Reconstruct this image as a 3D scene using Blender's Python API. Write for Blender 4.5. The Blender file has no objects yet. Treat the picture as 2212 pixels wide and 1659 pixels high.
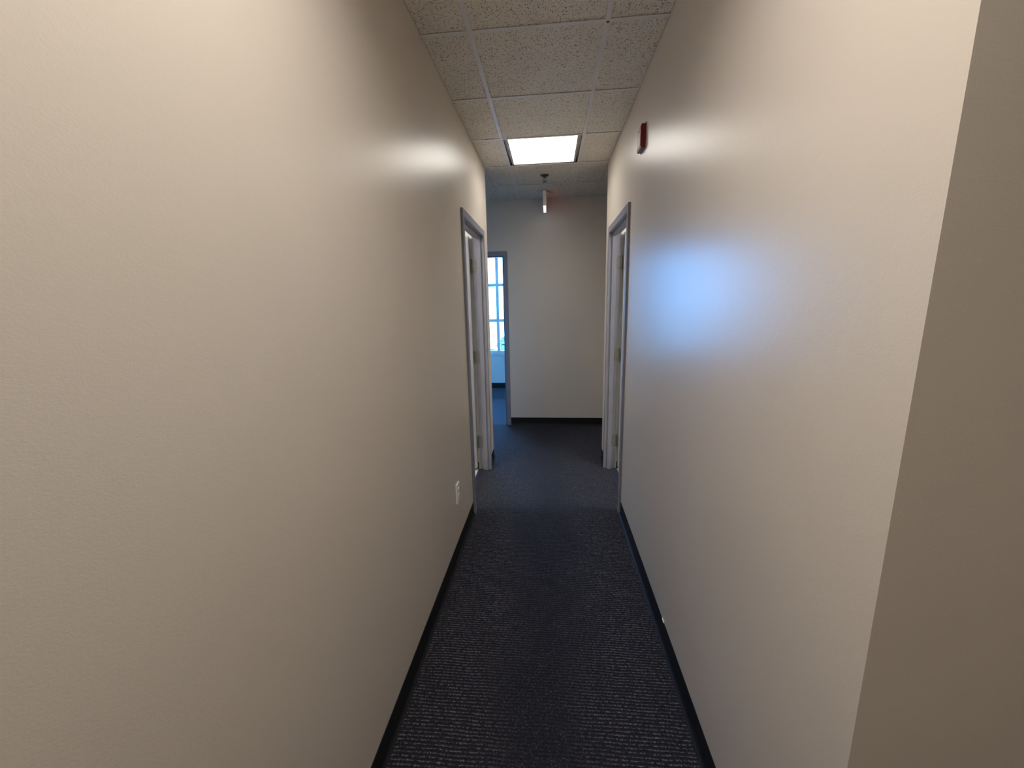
import bpy, bmesh, math, random
from mathutils import Vector, Matrix
random.seed(7)
scene = bpy.context.scene
COL = scene.collection

# ------------------------------------------------------------------ camera
F, YAW, PITCH, ROLL, HC = 873.99, 0.0958, -0.1951, -0.0221, 1.5598
fw = Vector((-math.sin(YAW)*math.cos(PITCH), math.cos(YAW)*math.cos(PITCH), math.sin(PITCH)))
rt = Vector((math.cos(YAW), math.sin(YAW), 0)); up = rt.cross(fw)
R_ = math.cos(ROLL)*rt + math.sin(ROLL)*up
U_ = -math.sin(ROLL)*rt + math.cos(ROLL)*up
cam = bpy.data.cameras.new('camera'); camo = bpy.data.objects.new('camera', cam); COL.objects.link(camo)
cam.sensor_width = 36; cam.sensor_fit = 'HORIZONTAL'; cam.lens = F/2212*36; cam.clip_start = .02
M = Matrix((R_, U_, -fw)).transposed().to_4x4(); M.translation = (0, 0, HC); camo.matrix_world = M
scene.camera = camo

# ------------------------------------------------------------------ world, light levels, exposure
SKY = (0.14, 0.45, 1.0); SKY_STRENGTH = 28.0
LAMP = (1.0, 0.945, 0.86); LAMP_NEAR = 13.2; LAMP_FAR = 5.2; LAMP_FILL = 7.2; LAMP_ROOM = 30.0
w = bpy.data.worlds.new('overcast_sky'); scene.world = w; w.use_nodes = True
w.node_tree.nodes['Background'].inputs[0].default_value = (*SKY, 1)
w.node_tree.nodes['Background'].inputs[1].default_value = SKY_STRENGTH
# window portal: only guides the sampling of the sky through the office window
pl = bpy.data.lights.new('window_portal', 'AREA'); pl.shape = 'RECTANGLE'; pl.size = 3.0; pl.size_y = 1.9
pl.cycles.is_portal = True
plo = bpy.data.objects.new('window_portal', pl); COL.objects.link(plo)
plo.location = (-1.8, 7.66, 1.6); plo.rotation_euler = (math.radians(-90), 0, 0)
scene.view_settings.view_transform = 'Standard'; scene.view_settings.look = 'None'
scene.view_settings.gamma = 1; scene.view_settings.use_curve_mapping = False
scene.view_settings.exposure = 0.12
try:
    scene.cycles.max_bounces = 10; scene.cycles.diffuse_bounces = 7
    scene.cycles.sample_clamp_indirect = 8
except Exception: pass

# ------------------------------------------------------------------ dimensions (metres)
A, B, H = 0.5817, 0.5205, 2.7638          # left wall x=-A, right wall x=B, ceiling z=H
T, XL, Y0 = 0.61, -0.3554, 2.072          # ceiling grid
YFAR, YCL, YCR, YLOB = 5.10, 3.93, 3.98, 0.62
WT = 0.075                                # wall thickness
L0, L1 = 2.832, 3.633                     # left door opening
R0, R1 = 2.889, 3.708                     # right door opening
ZT = 2.139                                # head of the door openings
YWIN = 7.48

# ------------------------------------------------------------------ materials
def mat(name):
    m = bpy.data.materials.new(name); m.use_nodes = True
    nt = m.node_tree; return m, nt, nt.nodes['Principled BSDF']
def N(nt, t, **k):
    n = nt.nodes.new(t)
    for a, v in k.items(): setattr(n, a, v)
    return n
def coords(nt, scale=(1, 1, 1), rot=(0, 0, 0)):
    g = N(nt, 'ShaderNodeNewGeometry'); mp = N(nt, 'ShaderNodeMapping')
    mp.inputs['Scale'].default_value = scale; mp.inputs['Rotation'].default_value = rot
    nt.links.new(g.outputs['Position'], mp.inputs['Vector']); return mp.outputs[0]
def noise(nt, vec, scale, detail=2, rough=.5, dist=0):
    n = N(nt, 'ShaderNodeTexNoise'); n.inputs['Scale'].default_value = scale
    n.inputs['Detail'].default_value = detail; n.inputs['Roughness'].default_value = rough
    n.inputs['Distortion'].default_value = dist
    nt.links.new(vec, n.inputs['Vector']); return n
def ramp(nt, fac, stops):
    r = N(nt, 'ShaderNodeValToRGB'); e = r.color_ramp.elements
    e[0].position, e[0].color = stops[0][0], (*stops[0][1], 1)
    e[1].position, e[1].color = stops[-1][0], (*stops[-1][1], 1)
    for p, c in stops[1:-1]:
        x = e.new(p); x.color = (*c, 1)
    nt.links.new(fac, r.inputs[0]); return r.outputs[0]
def math_(nt, op, a, b=None):
    n = N(nt, 'ShaderNodeMath', operation=op)
    for i, v in enumerate((a, b)):
        if v is None: continue
        if isinstance(v, (int, float)): n.inputs[i].default_value = v
        else: nt.links.new(v, n.inputs[i])
    return n.outputs[0]
def bump(nt, b, h, strength, dist):
    n = N(nt, 'ShaderNodeBump'); n.inputs['Strength'].default_value = strength
    n.inputs['Distance'].default_value = dist
    nt.links.new(h, n.inputs['Height']); nt.links.new(n.outputs[0], b.inputs['Normal'])
def plain(name, col, rough=.5, metal=0, spec=.5, bmp=None):
    m, nt, b = mat(name); b.inputs['Roughness'].default_value = rough
    b.inputs['Metallic'].default_value = metal; b.inputs['Specular IOR Level'].default_value = spec
    n = noise(nt, coords(nt), 9, 3)
    c0 = tuple(x*.95 for x in col); c1 = tuple(min(1, x*1.04) for x in col)
    nt.links.new(ramp(nt, n.outputs[0], [(.3, c0), (.7, c1)]), b.inputs['Base Color'])
    if bmp:
        bump(nt, b, noise(nt, coords(nt), bmp[0], 2).outputs[0], bmp[1], bmp[2])
    return m
def emit(name, col, s):
    m, nt, b = mat(name); b.inputs['Base Color'].default_value = (.8, .8, .78, 1)
    b.inputs['Emission Color'].default_value = (*col, 1); b.inputs['Emission Strength'].default_value = s
    b.inputs['Roughness'].default_value = .4
    return m

def wall_paint(name, col):
    m, nt, b = mat(name)
    v = coords(nt)
    big = noise(nt, v, 1.6, 2)
    nt.links.new(ramp(nt, big.outputs[0], [(.3, tuple(c*.975 for c in col)), (.7, tuple(c*1.02 for c in col))]), b.inputs['Base Color'])
    b.inputs['Specular IOR Level'].default_value = .5
    b.inputs['Roughness'].default_value = .32
    fine = noise(nt, coords(nt, (1, 1, 1.5)), 210, 3, .6)
    med = noise(nt, coords(nt, (1, 1, 1.6)), 38, 2, .5)
    bump(nt, b, math_(nt, 'ADD', fine.outputs[0], math_(nt, 'MULTIPLY', med.outputs[0], 1.2)), .35, .0006)
    return m
M_wall = wall_paint('wall_paint', (.70, .63, .552))
M_wallfar = wall_paint('wall_paint_office', (.76, .75, .73))
M_frame = plain('grey_frame_paint', (.228, .235, .292), .36, bmp=(160, .2, .0004))
M_door = plain('pale_grey_door_paint', (.31, .315, .365), .36, bmp=(120, .2, .0004))
M_base = plain('black_vinyl_base', (.009, .009, .011), .62, spec=.3)
M_grid = plain('painted_grid_metal', (.78, .76, .76), .45)
M_gap = plain('black_metal_recess', (.012, .010, .010), .6)
M_trim = plain('fixture_door_frame', (.50, .46, .42), .4)
M_steel = plain('brushed_hinge_steel', (.21, .21, .20), .42, .4)
M_screw = plain('screw_steel', (.10, .095, .085), .4, .8)
M_chrome = plain('sprinkler_metal', (.10, .10, .095), .35, .9)
M_white = plain('white_plastic', (.88, .87, .84), .35)
M_slot = plain('dark_slots', (.03, .03, .03), .6)
M_red = plain('red_plastic', (.20, .010, .014), .33)
M_redface = plain('red_grille_plastic', (.26, .035, .040), .45, bmp=(400, .5, .001))
M_dot = plain('red_dot', (.5, .03, .02), .5)
M_strip = plain('navy_rubber_strip', (.018, .022, .048), .4)
M_alu = plain('edge_trim_metal', (.45, .45, .45), .4, .7)
M_vinyl = plain('cream_sheet_vinyl', (.74, .71, .60), .3)
M_drywall = plain('white_drywall', (.74, .73, .68), .6)
M_winframe = plain('white_window_frame', (.80, .82, .84), .4)
M_deck = plain('deck', (.10, .10, .10), .9)
M_lens = emit('prismatic_lens', LAMP, 5.0); M_lens2 = emit('prismatic_lens_lobby', LAMP, 2.2)
SPREAD = 150
M_lensR = emit('lens_washroom', (1, .965, .92), LAMP_ROOM)
M_exitred = emit('exit_red_face', (1, .04, .03), .22)
M_exitwhite = emit('exit_white_lens', (1, .97, .93), 0.9)

def carpet(name, rot, col, fleck, amount):
    m, nt, b = mat(name); b.inputs['Roughness'].default_value = .9; b.inputs['Specular IOR Level'].default_value = .12
    b.inputs['Sheen Weight'].default_value = .05
    # loops in rows: a cell grid stretched into rows
    wob = noise(nt, coords(nt), 9, 2)
    wv = N(nt, 'ShaderNodeVectorMath', operation='MULTIPLY_ADD')
    nt.links.new(wob.outputs['Color'], wv.inputs[0]); wv.inputs[1].default_value = (.012, .012, 0)
    g = N(nt, 'ShaderNodeNewGeometry'); nt.links.new(g.outputs['Position'], wv.inputs[2])
    mp = N(nt, 'ShaderNodeMapping'); mp.inputs['Rotation'].default_value = (0, 0, rot)
    mp.inputs['Scale'].default_value = (1/.0075, 1/.0140, 1)
    nt.links.new(wv.outputs[0], mp.inputs[0])
    vo = N(nt, 'ShaderNodeTexVoronoi'); vo.voronoi_dimensions = '2D'
    vo.inputs['Scale'].default_value = 1; vo.inputs['Randomness'].default_value = .55
    nt.links.new(mp.outputs[0], vo.inputs['Vector'])
    sx = N(nt, 'ShaderNodeSeparateColor'); nt.links.new(vo.outputs['Color'], sx.inputs[0])
    # worn random loops towards the middle of the walk line
    vo2 = N(nt, 'ShaderNodeTexVoronoi'); vo2.voronoi_dimensions = '2D'; vo2.inputs['Scale'].default_value = 150
    nt.links.new(g.outputs['Position'], vo2.inputs['Vector'])
    s2 = N(nt, 'ShaderNodeSeparateColor'); nt.links.new(vo2.outputs['Color'], s2.inputs[0])
    row = N(nt, 'ShaderNodeSeparateXYZ'); nt.links.new(mp.outputs[0], row.inputs[0])
    fr = math_(nt, 'FRACT', row.outputs[1]); tri = math_(nt, 'SUBTRACT', 1, math_(nt, 'MULTIPLY', math_(nt, 'ABSOLUTE', math_(nt, 'SUBTRACT', fr, .5)), 2))
    px = N(nt, 'ShaderNodeSeparateXYZ'); nt.links.new(g.outputs['Position'], px.inputs[0])
    wn = noise(nt, coords(nt), 2.2, 2)
    d = math_(nt, 'ADD', math_(nt, 'ABSOLUTE', math_(nt, 'ADD', px.outputs[0], .03)), math_(nt, 'MULTIPLY', math_(nt, 'SUBTRACT', wn.outputs[0], .5), .5))
    edge = N(nt, 'ShaderNodeMapRange'); edge.inputs[1].default_value = .06; edge.inputs[2].default_value = .28
    nt.links.new(d, edge.inputs[0])
    # short wavy highlights of loop tops along each row
    jit = noise(nt, coords(nt), 160, 2, .6)
    ph = math_(nt, 'FRACT', math_(nt, 'ADD', row.outputs[1], math_(nt, 'MULTIPLY', math_(nt, 'SUBTRACT', jit.outputs[0], .5), 1.0)))
    crest = math_(nt, 'ABSOLUTE', math_(nt, 'SUBTRACT', ph, .5))
    rid = N(nt, 'ShaderNodeCombineXYZ'); nt.links.new(math_(nt, 'MULTIPLY', row.outputs[0], .62), rid.inputs[0])
    nt.links.new(math_(nt, 'MULTIPLY', math_(nt, 'FLOOR', row.outputs[1]), 3.7), rid.inputs[1])
    seg = noise(nt, rid.outputs[0], 1.0, 2, .7)
    cellA = math_(nt, 'MULTIPLY', ramp(nt, crest, [(.04, (1, 1, 1)), (.19, (0, 0, 0))]),
                  ramp(nt, seg.outputs[0], [(.62-amount*.5, (0, 0, 0)), (.80-amount*.5, (1, 1, 1))]))
    cellB = math_(nt, 'MULTIPLY', ramp(nt, s2.outputs[0], [(.72, (0, 0, 0)), (.95, (1, 1, 1))]),
                  ramp(nt, vo2.outputs['Distance'], [(.1, (.5, .5, .5)), (.5, (0, 0, 0))]))
    mx = N(nt, 'ShaderNodeMix'); mx.data_type = 'FLOAT'
    nt.links.new(edge.outputs[0], mx.inputs[0]); nt.links.new(cellB, mx.inputs[2]); nt.links.new(cellA, mx.inputs[3])
    mc = N(nt, 'ShaderNodeMix'); mc.data_type = 'RGBA'
    nt.links.new(mx.outputs[0], mc.inputs[0])
    basen = noise(nt, coords(nt), 120, 3, .7)
    nt.links.new(ramp(nt, basen.outputs[0], [(.3, tuple(c*.55 for c in col)), (.7, tuple(c*1.5 for c in col))]), mc.inputs[6])
    mc.inputs[7].default_value = (*fleck, 1)
    nt.links.new(mc.outputs[2], b.inputs['Base Color'])
    hgt = math_(nt, 'ADD', math_(nt, 'MULTIPLY', tri, .6), math_(nt, 'SUBTRACT', 1, vo.outputs['Distance']))
    bump(nt, b, hgt, .8, .004)
    return m
M_carpet = carpet('charcoal_loop_carpet', 0, (.016, .016, .024), (.155, .15, .165), .42)
M_carpet2 = carpet('charcoal_loop_carpet_turned', math.pi/2, (.018, .020, .033), (.13, .13, .145), .38)
M_carpet_daylit = carpet('charcoal_loop_carpet_daylit', math.pi/2, (.050, .056, .086), (.15, .15, .17), .36)  # same carpet, blue window daylight put into its lighter colour

def tile_mat():
    m, nt, b = mat('fissured_mineral_tile'); b.inputs['Roughness'].default_value = .92
    b.inputs['Specular IOR Level'].default_value = .15
    v = coords(nt)
    # short wandering fissures: a thin iso-band of distorted noise, broken up by a second noise
    n1 = noise(nt, v, 62, 1, .5, 1.6)
    band = math_(nt, 'LESS_THAN', math_(nt, 'ABSOLUTE', math_(nt, 'SUBTRACT', n1.outputs[0], .5)), .028)
    n2 = noise(nt, coords(nt, (1, 1, 1), (0, 0, .7)), 105, 1, .5)
    brk = math_(nt, 'GREATER_THAN', n2.outputs[0], .545)
    fiss = math_(nt, 'MULTIPLY', band, brk)
    vo = N(nt, 'ShaderNodeTexVoronoi'); vo.inputs['Scale'].default_value = 95; nt.links.new(v, vo.inputs['Vector'])
    sc = N(nt, 'ShaderNodeSeparateColor'); nt.links.new(vo.outputs['Color'], sc.inputs[0])
    pin = math_(nt, 'MULTIPLY', math_(nt, 'LESS_THAN', vo.outputs['Distance'], .23), math_(nt, 'GREATER_THAN', sc.outputs[0], .55))
    mask = math_(nt, 'MAXIMUM', fiss, pin)
    base = ramp(nt, noise(nt, v, 5, 3).outputs[0], [(.3, (.80, .76, .68)), (.7, (.86, .82, .74))])
    mc = N(nt, 'ShaderNodeMix'); mc.data_type = 'RGBA'; nt.links.new(mask, mc.inputs[0])
    nt.links.new(base, mc.inputs[6]); mc.inputs[7].default_value = (.22, .18, .125, 1)
    nt.links.new(mc.outputs[2], b.inputs['Base Color'])
    bump(nt, b, math_(nt, 'SUBTRACT', noise(nt, v, 160, 3).outputs[0], math_(nt, 'MULTIPLY', mask, 1.5)), .5, .0012)
    return m
M_tile = tile_mat()

def glass_mat():
    m = bpy.data.materials.new('window_glass'); m.use_nodes = True; nt = m.node_tree
    nt.nodes.clear(); o = N(nt, 'ShaderNodeOutputMaterial'); mix = N(nt, 'ShaderNodeMixShader')
    t = N(nt, 'ShaderNodeBsdfTransparent'); t.inputs[0].default_value = (.93, .96, .97, 1)
    g = N(nt, 'ShaderNodeBsdfGlossy'); g.inputs['Roughness'].default_value = .02
    fr = N(nt, 'ShaderNodeFresnel'); fr.inputs[0].default_value = 1.45
    nt.links.new(fr.outputs[0], mix.inputs[0]); nt.links.new(t.outputs[0], mix.inputs[1]); nt.links.new(g.outputs[0], mix.inputs[2])
    nt.links.new(mix.outputs[0], o.inputs[0]); return m
M_glass = glass_mat()
M_leaf = plain('leaves', (.14, .26, .18), .6)
M_bark = plain('bark', (.10, .07, .05), .8)
M_grass = plain('pale_concrete_lot', (.62, .61, .58), .9)

# ------------------------------------------------------------------ mesh helpers
def obj(name, bm, m, parent=None, bevel=0, smooth=False):
    me = bpy.data.meshes.new(name); bmesh.ops.recalc_face_normals(bm, faces=bm.faces)
    bm.to_mesh(me); bm.free(); me.materials.append(m)
    o = bpy.data.objects.new(name, me); COL.objects.link(o)
    if parent: o.parent = parent; o.matrix_parent_inverse = Matrix.Translation(-world_loc(parent))
    if bevel:
        bv = o.modifiers.new('bevel', 'BEVEL'); bv.width = bevel; bv.segments = 2; bv.limit_method = 'ANGLE'
    if smooth:
        for p in me.polygons: p.use_smooth = True
    return o
def world_loc(o):
    v = Vector(o.location)
    return v + (world_loc(o.parent) - world_loc(o.parent) if o.parent else Vector())
def empty(name, loc=(0, 0, 0)):
    o = bpy.data.objects.new(name, None); COL.objects.link(o); o.location = loc; o.empty_display_size = .1; return o
def tag(o, label=None, cat=None, group=None, kind=None):
    for k, v in (('label', label), ('category', cat), ('group', group), ('kind', kind)):
        if v: o[k] = v
    return o
def box(bm, x0, x1, y0, y1, z0, z1):
    vs = [bm.verts.new((x, y, z)) for x in (x0, x1) for y in (y0, y1) for z in (z0, z1)]
    for f in ((0, 1, 3, 2), (4, 6, 7, 5), (0, 4, 5, 1), (2, 3, 7, 6), (0, 2, 6, 4), (1, 5, 7, 3)):
        bm.faces.new([vs[i] for i in f])
def boxes(*bs):
    bm = bmesh.new()
    for b in bs: box(bm, *b)
    return bm
def prism(bm, pts, z0, z1):
    lo = [bm.verts.new((x, y, z0)) for x, y in pts]; hi = [bm.verts.new((x, y, z1)) for x, y in pts]
    n = len(pts)
    bm.faces.new(lo); bm.faces.new(hi)
    for i in range(n): bm.faces.new((lo[i], lo[(i+1) % n], hi[(i+1) % n], hi[i]))
def cyl(bm, c, r, h, axis=2, seg=20, r2=None):
    """cylinder / cone frustum starting at c and going +h along axis"""
    r2 = r if r2 is None else r2; rings = []
    for rr, d in ((r, 0), (r2, h)):
        ring = []
        for i in range(seg):
            a = 2*math.pi*i/seg; p = [0, 0, 0]; p[(axis+1) % 3] = rr*math.cos(a); p[(axis+2) % 3] = rr*math.sin(a); p[axis] = d
            ring.append(bm.verts.new(Vector(c)+Vector(p)))
        rings.append(ring)
    bm.faces.new(rings[0]); bm.faces.new(rings[1])
    for i in range(seg): bm.faces.new((rings[0][i], rings[0][(i+1) % seg], rings[1][(i+1) % seg], rings[1][i]))
def tube(bm, pts, r, seg=8):
    prev = None
    for i, p in enumerate(pts):
        p = Vector(p); t = (Vector(pts[min(i+1, len(pts)-1)])-Vector(pts[max(i-1, 0)])).normalized()
        u = t.orthogonal().normalized(); v = t.cross(u)
        if prev: # keep the frame from twisting
            u = (pu - t*pu.dot(t)).normalized(); v = t.cross(u)
        ring = [bm.verts.new(p + r*(math.cos(2*math.pi*k/seg)*u + math.sin(2*math.pi*k/seg)*v)) for k in range(seg)]
        if prev:
            for k in range(seg): bm.faces.new((prev[k], prev[(k+1) % seg], ring[(k+1) % seg], ring[k]))
        else: bm.faces.new(ring)
        prev = ring; pu = u
    bm.faces.new(prev)

# ------------------------------------------------------------------ structure
def struct(name, bm, m, **k): return tag(obj(name, bm, m, **k), kind='structure')
TOP = H + .16
# floor: slab plus two carpets meeting on a seam between the door frames
floor = struct('floor', boxes((-3.6, 3.2, -2.3, 7.8, -.12, -.01)), M_deck)
YS = 2.83
def carpet_piece(pts, m):
    bm = bmesh.new(); prism(bm, pts, -.0095, 0); return obj('carpet', bm, m, floor)
LB = (-A-.062); RB = (B+.058)              # carpet stops inside the door openings
carpet_piece([(-A-.0, -2), (2.6, -2), (2.6, YLOB), (B, YLOB), (B, YS), (-A, YS)], M_carpet)
carpet_piece([(-A, YS), (B, YS), (B, R0), (RB, R0), (RB, R1), (B, R1), (B, YCR), (3.0, YCR), (3.0, YFAR), (-3.0, YFAR), (-3.0, YCL),
              (-A, YCL), (-A, L1), (LB, L1), (LB, L0), (-A, L0)], M_carpet2)
carpet_piece([(-3.5, YFAR+.002), (-.0, YFAR+.002), (-.0, YWIN), (-3.5, YWIN)], M_carpet_daylit)
obj('sheet_vinyl', boxes((-2.6, -A-.111, 1.6, YCL-.1, -.0095, 0)), M_vinyl, floor)
obj('sheet_vinyl', boxes((B+.113, 2.6, 1.6, YCR-.1, -.0095, 0)), M_vinyl, floor)
obj('transition_strip', boxes((-A-.105, LB, L0, L1, -.0095, .004)), M_strip, floor, .0015)
obj('transition_strip', boxes((RB, B+.105, R0, R1, -.0095, .004)), M_strip, floor, .0015)
obj('edge_trim', boxes((-A-.111, -A-.105, L0, L1, -.0095, .005)), M_alu, floor)
obj('edge_trim', boxes((B+.105, B+.113, R0, R1, -.0095, .005)), M_alu, floor)

z0 = -.01
bm = bmesh.new()                                         # left wall, lobby to first room, and its return along the cross corridor
prism(bm, [(-A, -2.0), (-A, L0-.02), (-A-WT, L0-.02), (-A-WT, -2.0)], z0, TOP)
box(bm, -A-WT, -A, L0-.02, L1+.02, ZT+.02, TOP)
prism(bm, [(-A, L1+.02), (-A, YCL), (-3.0, YCL), (-3.0, YCL-WT), (-A-WT, YCL-WT), (-A-WT, L1+.02)], z0, TOP)
struct('wall_left', bm, M_wall)
bm = bmesh.new()                                         # right wall with its return into the lobby
prism(bm, [(B, YLOB), (2.6, YLOB), (2.6, YLOB+WT), (B+WT, YLOB+WT), (B+WT, R0-.02), (B, R0-.02)], z0, TOP)
box(bm, B, B+WT, R0-.02, R1+.02, ZT+.02, TOP)
prism(bm, [(B, R1+.02), (B+WT, R1+.02), (B+WT, YCR-WT), (3.0, YCR-WT), (3.0, YCR), (B, YCR)], z0, TOP)
struct('wall_right', bm, M_wall)
FX0, FX1 = -1.477, -.563                                 # office door opening in the far wall
bm = boxes((-3.5, FX0-.02, YFAR, YFAR+.1, z0, TOP), (FX1+.02, 3.0, YFAR, YFAR+.1, z0, TOP), (FX0-.02, FX1+.02, YFAR, YFAR+.1, ZT+.02, TOP))
struct('wall_far', bm, M_wall)
struct('wall_back', boxes((-A-WT, 2.7, -2.1, -2.0, z0, TOP)), M_wall)
struct('wall_lobby', boxes((2.6, 2.7, -2.0, YLOB+WT, z0, TOP)), M_wall)
struct('wall_cross_left', boxes((-3.1, -3.0, YCL-WT, YFAR, z0, TOP)), M_wall)
struct('wall_cross_right', boxes((3.0, 3.1, YCR-WT, YFAR+.1, z0, TOP)), M_wall)
# washroom shells either side
struct('wall_washroom_left', boxes((-2.7, -2.6, 1.5, YCL-WT, z0, TOP), (-2.6, -A-WT, 1.5, 1.6, z0, TOP)), M_drywall)
struct('wall_washroom_right', boxes((2.6, 2.7, 1.5, YCR-WT, z0, TOP), (B+WT, 2.6, 1.5, 1.6, z0, TOP)), M_drywall)
struct('wall_washroom_left_end', boxes((-2.6, -A-.0925, L1+.014, YCL-WT, z0, TOP)), M_drywall)
struct('wall_washroom_right_end', boxes((B+.0925, 2.6, R1+.014, YCR-WT, z0, TOP)), M_drywall)
cw = struct('ceiling_washroom_left', boxes((-2.6, -A-WT, 1.6, L1+.014, 2.50, 2.52)), M_drywall)
cw2 = struct('ceiling_washroom_right', boxes((B+WT, 2.6, 1.6, R1+.014, 2.50, 2.52)), M_drywall)
struct('baseboard_washroom_left', boxes((-2.6, -A-.106, L1+.008, L1+.014, 0, .065)), M_base)
struct('baseboard_washroom_right', boxes((B+.106, 2.6, R1+.008, R1+.014, 0, .065)), M_base)
# office beyond the far wall
WX0, WX1, WZ0, WZ1 = -3.30, -.30, .655, 2.55
struct('wall_office_left', boxes((-3.6, -3.5, YFAR, YWIN+.2, z0, TOP)), M_wallfar)
struct('wall_office_right', boxes((0, .1, YFAR+.1, YWIN+.2, z0, TOP)), M_wallfar)
struct('wall_office_window', boxes((-3.5, WX0, YWIN, YWIN+.15, z0, TOP), (WX1, 0, YWIN, YWIN+.15, z0, TOP),
        (WX0, WX1, YWIN, YWIN+.15, z0, WZ0), (WX0, WX1, YWIN, YWIN+.15, WZ1, TOP)), M_wallfar)

# baseboards: vinyl cove profile swept along the wall
def cove(name, p, q, nrm):
    """p->q along the wall foot, nrm = outward direction"""
    p, q, n = Vector((*p, 0)), Vector((*q, 0)), Vector((*nrm, 0))
    prof = [(0, 0), (.016, 0), (.0155, .003), (.009, .008), (.0045, .016), (.0032, .03), (.0032, .097), (.002, .1), (0, .1)]
    bm = bmesh.new(); rings = []
    for e in (p, q): rings.append([bm.verts.new(e + n*d + Vector((0, 0, z))) for d, z in prof])
    bm.faces.new(rings[0]); bm.faces.new(rings[1])
    for i in range(len(prof)): bm.faces.new((rings[0][i], rings[0][(i+1) % len(prof)], rings[1][(i+1) % len(prof)], rings[1][i]))
    return struct(name, bm, M_base)
bl = cove('baseboard_left', (-A, -2), (-A, L0-.052), (1, 0))
cove('baseboard_left_end', (-A, L1+.052), (-A, YCL+.003), (1, 0))
cove('baseboard_left_return', (-A+.003, YCL), (-3, YCL), (0, 1))
br = cove('baseboard_right', (B, YLOB-.003), (B, R0-.052), (-1, 0))
cove('baseboard_right_end', (B, R1+.052), (B, YCR+.003), (-1, 0))
cove('baseboard_right_return', (B-.003, YCR), (3, YCR), (0, 1))
cove('baseboard_lobby', (B-.003, YLOB), (2.6, YLOB), (0, -1))
cove('baseboard_far', (FX1+.052, YFAR), (3, YFAR), (0, -1))
cove('baseboard_far_left', (-3, YFAR), (FX0-.052, YFAR), (0, -1))
cove('baseboard_office', (-3.5, YWIN), (0, YWIN), (0, -1))
# a chip of bare plaster along the top edge of the right base
bm = bmesh.new(); prism(bm, [(B-.0045, 1.676), (B-.0005, 1.672), (B-.0005, 1.704), (B-.004, 1.697)], .0985, .106)
obj('plaster_chip', bm, M_white, br)

# ------------------------------------------------------------------ ceiling: deck, grid, tiles
ceil = struct('ceiling', boxes((-3.6, 3.2, -2.3, 7.8, TOP, TOP+.05)), M_deck)
REG = {'corridor': (-A, B, YLOB, YFAR), 'lobby': (-A, 2.6, -2.0, YLOB), 'cl': (-3.0, -A, YCL, YFAR), 'cr': (B, 3.0, YCR, YFAR),
       'office': (-3.5, 0, YFAR+.1, YWIN)}
LIGHT_CELLS = {(0, 2): 'corridor', (0, -3): 'lobby'}     # (column,row) of the grid
HOLE = {}
def cells(r):
    x0, x1, y0, y1 = r
    i0, i1 = math.floor((x0-XL)/T), math.floor((x1-XL)/T); j0, j1 = math.floor((y0-Y0)/T), math.floor((y1-Y0)/T)
    for i in range(i0, i1+1):
        for j in range(j0, j1+1):
            cx0, cx1 = XL+i*T, XL+(i+1)*T; cy0, cy1 = Y0+j*T, Y0+(j+1)*T
            yield i, j, (max(cx0, x0), min(cx1, x1), max(cy0, y0), min(cy1, y1)), (cx0 < x0, cx1 > x1, cy0 < y0, cy1 > y1)
LAMP_Y = (Y0-3*T, Y0-2*T)
for rn, r in REG.items():
    rr = r
    if rn == 'corridor': rr = (r[0], r[1], LAMP_Y[1], r[3])
    if rn == 'lobby': rr = (r[0], r[1], r[2], YLOB)
    for i, j, c, cut in cells(rr):
        x0, x1, y0, y1 = c
        if rn in ('corridor',) and (i, j) == (0, 2): continue
        if rn == 'lobby' and (i, j) in ((0, -3), (0, -6)): continue
        g = [.0015 if k else .004 for k in cut]
        if x1-x0 < .03 or y1-y0 < .03: continue
        dz = random.uniform(0, .0012)
        obj('ceiling_tile', boxes((x0+g[0], x1-g[1], y0+g[2], y1-g[3], H+.0040+dz, H+.018)), M_tile, ceil)
# the strip of corridor beside the near fixture
for x0, x1 in ((-A, XL), (XL+T, B)):
    obj('ceiling_tile', boxes((x0+.0015, x1-.0015, YLOB+.001, LAMP_Y[1]-.004, H+.0022, H+.018)), M_tile, ceil)
FL = .012
def runner(name, b, web_axis):
    x0, x1, y0, y1 = b; xc, yc = (x0+x1)/2, (y0+y1)/2
    web = (x0, x1, yc-.0012, yc+.0012, H+.0005, H+.038) if web_axis == 'x' else (xc-.0012, xc+.0012, y0, y1, H+.0005, H+.038)
    return obj(name, boxes((x0, x1, y0, y1, H, H+.0016), web), M_grid, ceil)
done = set()
for rn, (x0, x1, y0, y1) in REG.items():
    for i in range(-8, 9):
        gx = XL+i*T
        if x0+.02 < gx < x1-.02: runner('main_runner', (gx-FL, gx+FL, y0, y1), 'y')
    for j in range(-8, 10):
        gy = Y0+j*T
        if not (y0+.02 < gy < y1-.02): continue
        if rn == 'corridor' and gy < LAMP_Y[1]-.01: continue
        for i in range(-8, 9):
            a0, a1 = max(XL+i*T+FL, x0), min(XL+(i+1)*T-FL, x1)
            if a1-a0 > .02: runner('cross_tee', (a0, a1, gy-FL*.92, gy+FL*.92), 'x')
bm = bmesh.new(); cyl(bm, (.2575, 2.079, H-.0012), .0075, .0013, 2, 10)
obj('red_sticker', bm, M_dot, ceil)

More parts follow.
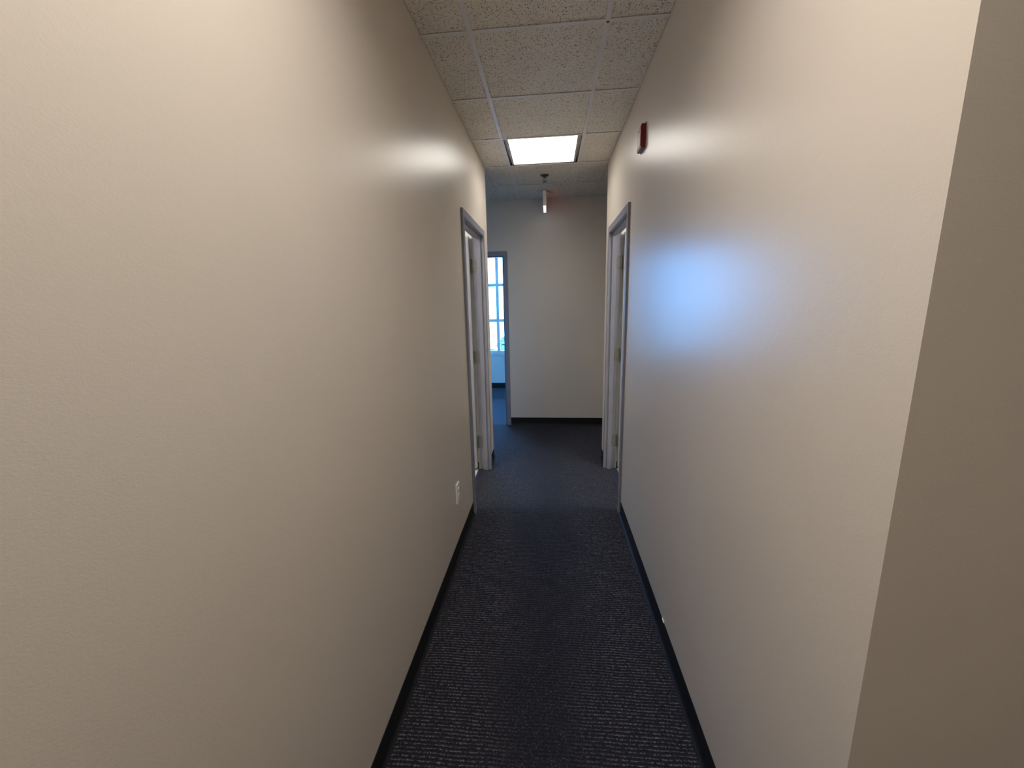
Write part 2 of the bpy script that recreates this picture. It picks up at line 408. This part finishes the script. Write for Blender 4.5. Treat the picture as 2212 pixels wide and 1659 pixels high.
# ------------------------------------------------------------------ recessed lights
def troffer(x0, y0, lens, label):
    t = empty('recessed_light', (x0+T/2, y0+T/2, H))
    tag(t, label, 'ceiling light')
    a0, a1, b0, b1 = x0+FL, x0+T-FL, y0+FL, y0+T-FL
    # open-bottomed black housing
    obj('housing', boxes((a0, a0+.002, b0, b1, H+.002, H+.07), (a1-.002, a1, b0, b1, H+.002, H+.07),
                         (a0, a1, b0, b0+.002, H+.002, H+.07), (a0, a1, b1-.002, b1, H+.002, H+.07), (a0, a1, b0, b1, H+.07, H+.072)), M_gap, t)
    # prismatic troffer: the tubes behind the lens, light thrown mostly downwards
    sx, sy = T-2*FL-.075, T-2*FL-.03
    la = bpy.data.lights.new('troffer_lamp', 'AREA'); la.shape = 'RECTANGLE'; la.size, la.size_y = sx, sy
    la.spread = math.radians(SPREAD); la.color = LAMP; la.energy = lens*math.pi*sx*sy
    lo = bpy.data.objects.new('lamp', la); COL.objects.link(lo); lo.parent = t; lo.location = (0, 0, .0035)
    gx, gy = .017, .006
    c0, c1, d0, d1 = a0+gx, a1-gx, b0+gy, b1-gy; f = .013
    zl = H+.004
    obj('door_frame', boxes((c0, c0+f, d0, d1, zl, zl+.012), (c1-f, c1, d0, d1, zl, zl+.012),
                            (c0+f, c1-f, d0, d0+.006, zl, zl+.012), (c0+f, c1-f, d1-.006, d1, zl, zl+.012)), M_trim, t, .002)
    for q in (c0+f, c1-f-.003): obj('inner_rim', boxes((q, q+.003, d0+.006, d1-.006, zl+.001, zl+.01)), M_gap, t)
    obj('lens', boxes((c0+f+.003, c1-f-.003, d0+.006, d1-.006, zl+.004, zl+.008)), M_lens if y0 > 2 else M_lens2, t)
    return t
troffer(XL, Y0+2*T, LAMP_FAR, 'square recessed ceiling light, lit, over the corridor beyond the fire alarm')
troffer(XL, Y0-3*T, LAMP_NEAR, 'square recessed ceiling light over the lobby end of the corridor')
troffer(XL, Y0-6*T, LAMP_FILL, 'added fill light behind the camera, built like the recessed ceiling lights')  # added unseen fill: lifts the walls and ceiling around the lobby
def puck(x, y, label):
    t = empty('washroom_light', (x, y, 2.50)); tag(t, label, 'ceiling light')
    obj('base', boxes((x-.32, x+.32, y-.17, y+.17, 2.472, 2.50)), M_white, t, .004)
    bm = bmesh.new(); prism(bm, [(x-.29, y-.14), (x+.29, y-.14), (x+.29, y+.14), (x-.29, y+.14)], 2.40, 2.472)
    obj('diffuser', bm, M_lensR, t, .02)
puck(-1.35, 2.75, 'surface ceiling light inside the left-hand washroom')
puck(1.30, 2.80, 'surface ceiling light inside the right-hand washroom')

# ------------------------------------------------------------------ hollow metal door frames
PROF = [(.016, -.05), (0, -.05), (0, 0), (.031, 0), (.031, .016), (.067, .016), (.067, 0), (.1045, 0), (.1045, -.05), (.0905, -.05)]
def frame_mesh(P, a, b, zt):
    """P(depth, along, z) -> world point; sweep the profile up, across and down"""
    bm = bmesh.new(); cols = []
    for d, wv in PROF:
        cols.append([bm.verts.new(P(d, a+wv, 0)), bm.verts.new(P(d, a+wv, zt-wv)), bm.verts.new(P(d, b-wv, zt-wv)), bm.verts.new(P(d, b-wv, 0))])
    n = len(cols)
    for i in range(n):
        j = (i+1) % n
        for k in range(3): bm.faces.new((cols[i][k], cols[i][k+1], cols[j][k+1], cols[j][k]))
    return bm
def hinged_door(name, s, xw, y0, y1, label):
    """s=-1: door in left wall, s=+1: right wall. xw = wall plane."""
    P = lambda d, al, z: (xw - s*.015 + s*d, al, z)
    root = tag(empty(name, (xw, (y0+y1)/2, 0)), kind='structure')
    obj('door_frame', frame_mesh(P, y0, y1, ZT), M_frame, root, .0015)
    px = xw + s*.0985                                    # hinge pin line
    wd = y1-y0-.006
    xs = sorted((px+s*.0125, px+s*(.0125+wd)))
    leaf = obj('door_leaf', boxes((xs[0], xs[1], y1-.050, y1-.006, .030, ZT-.004)), M_door, root, .0015)
    # lever handle and rose near the free edge
    hx = px + s*(.008+wd-.065)
    for sy, yy in ((-1, y1-.050), (1, y1-.006)):
        bm = bmesh.new(); cyl(bm, (hx, yy, .96), .027, sy*.008, 1, 20); obj('rose', bm, M_steel, leaf)
        bm = bmesh.new(); tube(bm, [(hx, yy, .96), (hx, yy+sy*.045, .96), (hx-s*.02, yy+sy*.055, .96), (hx-s*.11, yy+sy*.055, .96)], .008)
        obj('lever', bm, M_steel, leaf)
    for zc in (1.892, 1.090, .278):
        h = empty('hinge', (px, y1, zc)); h.parent = root; h.matrix_parent_inverse = Matrix.Translation(-Vector(root.location)); 
        def hp(nm, bm, m=M_steel, bev=0):
            o = obj(nm, bm, m, None, bev); o.parent = h
            o.matrix_parent_inverse = Matrix.Translation(-Vector((px, y1, zc))); return o
        hh = .057
        xa, xb = sorted((px-s*.004, px-s*.0455))
        hp('jamb_plate', boxes((xa, xb, y1-.0025, y1+.001, zc-hh, zc+hh)))
        ya, yb = y1-.049, y1-.008
        xc, xd = sorted((px+s*.0115, px+s*.0135))
        hp('leaf_plate', boxes((xc, xd, ya, yb, zc-hh, zc+hh)))
        bm = bmesh.new()
        for k in range(5): cyl(bm, (px, y1-.0045, zc-hh+k*.0228+.0006), .0062, .0216, 2, 12)
        cyl(bm, (px, y1-.0045, zc-hh-.004), .0046, .122, 2, 10)
        hp('knuckle', bm)
        for k, (dx, dz) in enumerate(((.012, .043), (.034, .018), (.034, -.018), (.012, -.043))):
            bm = bmesh.new(); cyl(bm, (px-s*(.006+dx), y1-.0034, zc+dz), .0036, .0012, 1, 10); hp('screw', bm, M_screw)
    return root
hinged_door('door_1', -1, -A, L0, L1, '')
hinged_door('door_2', 1, B, R0, R1, '')
d3 = tag(empty('door_3', ((FX0+FX1)/2, YFAR, 0)), kind='structure')
obj('door_frame', frame_mesh(lambda d, al, z: (al, YFAR-.015+d*1.25, z), FX0, FX1, ZT), M_frame, d3, .0015)
# the office door stands open inside, swung back on its left jamb
obj('door_leaf', boxes((FX0+.006, FX0+.05, YFAR+.125, YFAR+.125+.905, .012, ZT-.004)), M_door, d3, .0015)

# ------------------------------------------------------------------ office window
w1 = tag(empty('window_1', ((WX0+WX1)/2, YWIN+.07, WZ0)), kind='structure')
fy0, fy1 = YWIN+.03, YWIN+.09
bar = .052
obj('window_frame', boxes((WX0, WX0+bar, fy0, fy1, WZ0, WZ1), (WX1-bar, WX1, fy0, fy1, WZ0, WZ1), (WX0, WX1, fy0, fy1, WZ1-bar, WZ1), (WX0, WX1, fy0, fy1, WZ0, WZ0+bar)), M_winframe, w1, .002)
xm = -.957; cols_ = [xm-.61*k for k in range(3, 0, -1)] + [xm, xm+.61]
rows_ = [1.265, 1.905]
for x in cols_: obj('mullion', boxes((x-bar/2, x+bar/2, fy0, fy1, WZ0+bar, WZ1-bar)), M_winframe, w1, .002)
xs = [WX0+bar/2]+cols_+[WX1-bar/2]; zs = [WZ0+bar/2]+rows_+[WZ1-bar/2]
for k in range(len(xs)-1):
    for z in rows_: obj('transom', boxes((xs[k]+bar/2, xs[k+1]-bar/2, fy0+.003, fy1-.003, z-bar/2, z+bar/2)), M_winframe, w1, .002)
    for q in range(3):
        obj('pane', boxes((xs[k]+bar/2-.004, xs[k+1]-bar/2+.004, YWIN+.058, YWIN+.062, zs[q]+bar/2-.004, zs[q+1]-bar/2+.004)), M_glass, w1)
obj('window_sill', boxes((WX0-.02, WX1+.02, YWIN-.025, YWIN+.03, WZ0-.022, WZ0)), M_winframe, w1, .003)

# ------------------------------------------------------------------ fire alarm on the right wall
fa = empty('fire_alarm', (B, 2.522, 2.442)); tag(fa, 'small red square fire alarm sounder high on the right wall', 'fire alarm')
xf = B-.024
obj('housing', boxes((xf, B+.0005, 2.470, 2.575, 2.383, 2.503)), M_red, fa, .004)
obj('back_plate', boxes((B-.003, B+.0005, 2.466, 2.579, 2.379, 2.507)), M_red, fa, .001)
bm = bmesh.new(); box(bm, xf-.0025, xf+.001, 2.478, 2.567, 2.391, 2.495); fp = obj('face_plate', bm, M_redface, fa, .002)
for k in range(6):
    z = 2.405+k*.0095
    obj('grille_slot', boxes((xf-.0032, xf-.0022, 2.492, 2.553, z, z+.0042)), M_red, fp)
bm = bmesh.new(); cyl(bm, (xf-.0042, 2.5225, 2.477), .0055, .002, 0, 14); obj('indicator', bm, M_red, fp)

# ------------------------------------------------------------------ outlet on the left wall
ou = empty('wall_outlet', (-A, 2.313, .408)); tag(ou, 'white duplex power outlet low on the left wall', 'outlet')
xo = -A
bm = bmesh.new(); box(bm, xo-.0005, xo+.0075, 2.277, 2.349, .346, .470); obj('cover_plate', bm, M_white, ou, .002)
for zc in (.388, .428):
    bm = bmesh.new()
    pts = [(.0165*math.cos(a), max(-.0135, min(.0135, .0175*math.sin(a)))) for a in [2*math.pi*k/20 for k in range(20)]]
    lo = [bm.verts.new((xo+.007, 2.313+p, zc+q)) for p, q in pts]; hi = [bm.verts.new((xo+.0100, 2.313+p, zc+q)) for p, q in pts]
    bm.faces.new(lo); bm.faces.new(hi)
    for k in range(20): bm.faces.new((lo[k], lo[(k+1) % 20], hi[(k+1) % 20], hi[k]))
    rc = obj('receptacle', bm, M_white, ou)
    for dy in (-.0063, .0063): obj('slot', boxes((xo+.0094, xo+.0104, 2.313+dy-.0011, 2.313+dy+.0011, zc-.002, zc+.006)), M_slot, rc)
    bm = bmesh.new(); cyl(bm, (xo+.0094, 2.313, zc-.008), .0024, .001, 0, 10); obj('ground_hole', bm, M_slot, rc)
bm = bmesh.new(); cyl(bm, (xo+.0070, 2.313, .408), .003, .0012, 0, 12); obj('screw', bm, M_steel, ou)

# ------------------------------------------------------------------ sprinkler head
sx_, sy_ = -.046, 4.21
sp = empty('sprinkler', (sx_, sy_, H)); tag(sp, 'metal fire sprinkler head hanging from the ceiling between lit panel and exit sign', 'sprinkler')
bm = bmesh.new(); cyl(bm, (sx_, sy_, H-.004), .040, .006, 2, 28, .042); cyl(bm, (sx_, sy_, H-.012), .020, .009, 2, 20, .030)
obj('escutcheon', bm, M_chrome, sp)
bm = bmesh.new(); cyl(bm, (sx_, sy_, H-.022), .010, .012, 2, 14); obj('body', bm, M_chrome, sp)
for s in (-1, 1):
    bm = bmesh.new(); tube(bm, [(sx_+s*.008, sy_, H-.018), (sx_+s*.016, sy_, H-.026), (sx_+s*.016, sy_, H-.040), (sx_+s*.004, sy_, H-.054)], .0022)
    obj('yoke_arm', bm, M_chrome, sp)
bm = bmesh.new(); cyl(bm, (sx_, sy_, H-.050), .0018, .030, 2, 8); obj('glass_bulb', bm, M_red, sp)
bm = bmesh.new(); cyl(bm, (sx_, sy_, H-.059), .016, .002, 2, 24); cyl(bm, (sx_, sy_, H-.057), .004, .005, 2, 10)
for k in range(12):
    a = 2*math.pi*k/12; c, s = math.cos(a), math.sin(a)
    prism(bm, [(sx_+.014*c-.002*s, sy_+.014*s+.002*c), (sx_+.021*c-.0015*s, sy_+.021*s+.0015*c), (sx_+.021*c+.0015*s, sy_+.021*s-.0015*c), (sx_+.014*c+.002*s, sy_+.014*s-.002*c)], H-.059, H-.0575)
obj('deflector', bm, M_chrome, sp)

# ------------------------------------------------------------------ exit sign seen edge-on
ex = empty('exit_sign', (-.0535, 4.88, H)); tag(ex, 'thin white edge-on exit sign hanging from the ceiling near the far wall', 'exit sign')
ex0, ex1 = -.0705, -.0365; zb = 2.600
bm = bmesh.new(); cyl(bm, (-.0535, 4.88, H-.006), .090, .0055, 2, 32, .092); can = obj('canopy', bm, M_grid, ex)
for dx in (-.041, .041):
    bm = bmesh.new(); cyl(bm, (-.0535+dx*1.35, 4.885, H-.0085), .005, .003, 2, 10); obj('screw', bm, M_screw, can)
obj('housing', boxes((ex0, ex1, 4.712, 5.052, zb+.004, H-.007)), M_white, ex, .003)
obj('edge_trim', boxes((ex0-.0015, ex0+.003, 4.709, 5.055, zb+.002, H-.012), (ex1-.003, ex1+.0015, 4.709, 5.055, zb+.002, H-.012)), M_white, ex)
obj('red_face', boxes((ex1+.0016, ex1+.0026, 4.730, 5.035, zb+.020, H-.030)), M_exitred, ex)
obj('down_lens', boxes((ex0+.002, ex1-.002, 4.714, 5.050, zb, zb+.004)), M_exitwhite, ex)
tag(ex.children[-1], 'white lit underside'); tag(ex.children[-2], 'red lit side face')

# ------------------------------------------------------------------ outside the office window
struct('ground', boxes((-40, 40, 7.75, 90, -.8, -.6)), M_grass)
def tree(x, y, h, r, label):
    t = empty('tree', (x, y, -.6)); tag(t, label, 'tree', 'trees beyond the office window')
    bm = bmesh.new(); cyl(bm, (x, y, -.6), .04, h*.6, 2, 8, .02); obj('trunk', bm, M_bark, t)
    bm = bmesh.new()
    for k in range(900):
        d = Vector((random.gauss(0, 1), random.gauss(0, 1), random.gauss(0, 1))).normalized()*r*(random.random()**.4)
        c = Vector((x, y, -.6+h-r)) + Vector((d.x, d.y, d.z*.9)); q = .16*r/.6
        u = Vector((random.gauss(0, 1), random.gauss(0, 1), random.gauss(0, 1))).normalized(); v = u.orthogonal().normalized()
        bm.faces.new([bm.verts.new(c+u*q), bm.verts.new(c+v*q*.5), bm.verts.new(c-u*q), bm.verts.new(c-v*q*.5)])
    tag(obj('foliage', bm, M_leaf, t), kind='stuff')
tree(-1.24, 12, 1.25, .32, 'small green tree seen through the lower right office pane')
tree(-1.80, 12, .86, .26, 'low green bush at the foot of the office window view')
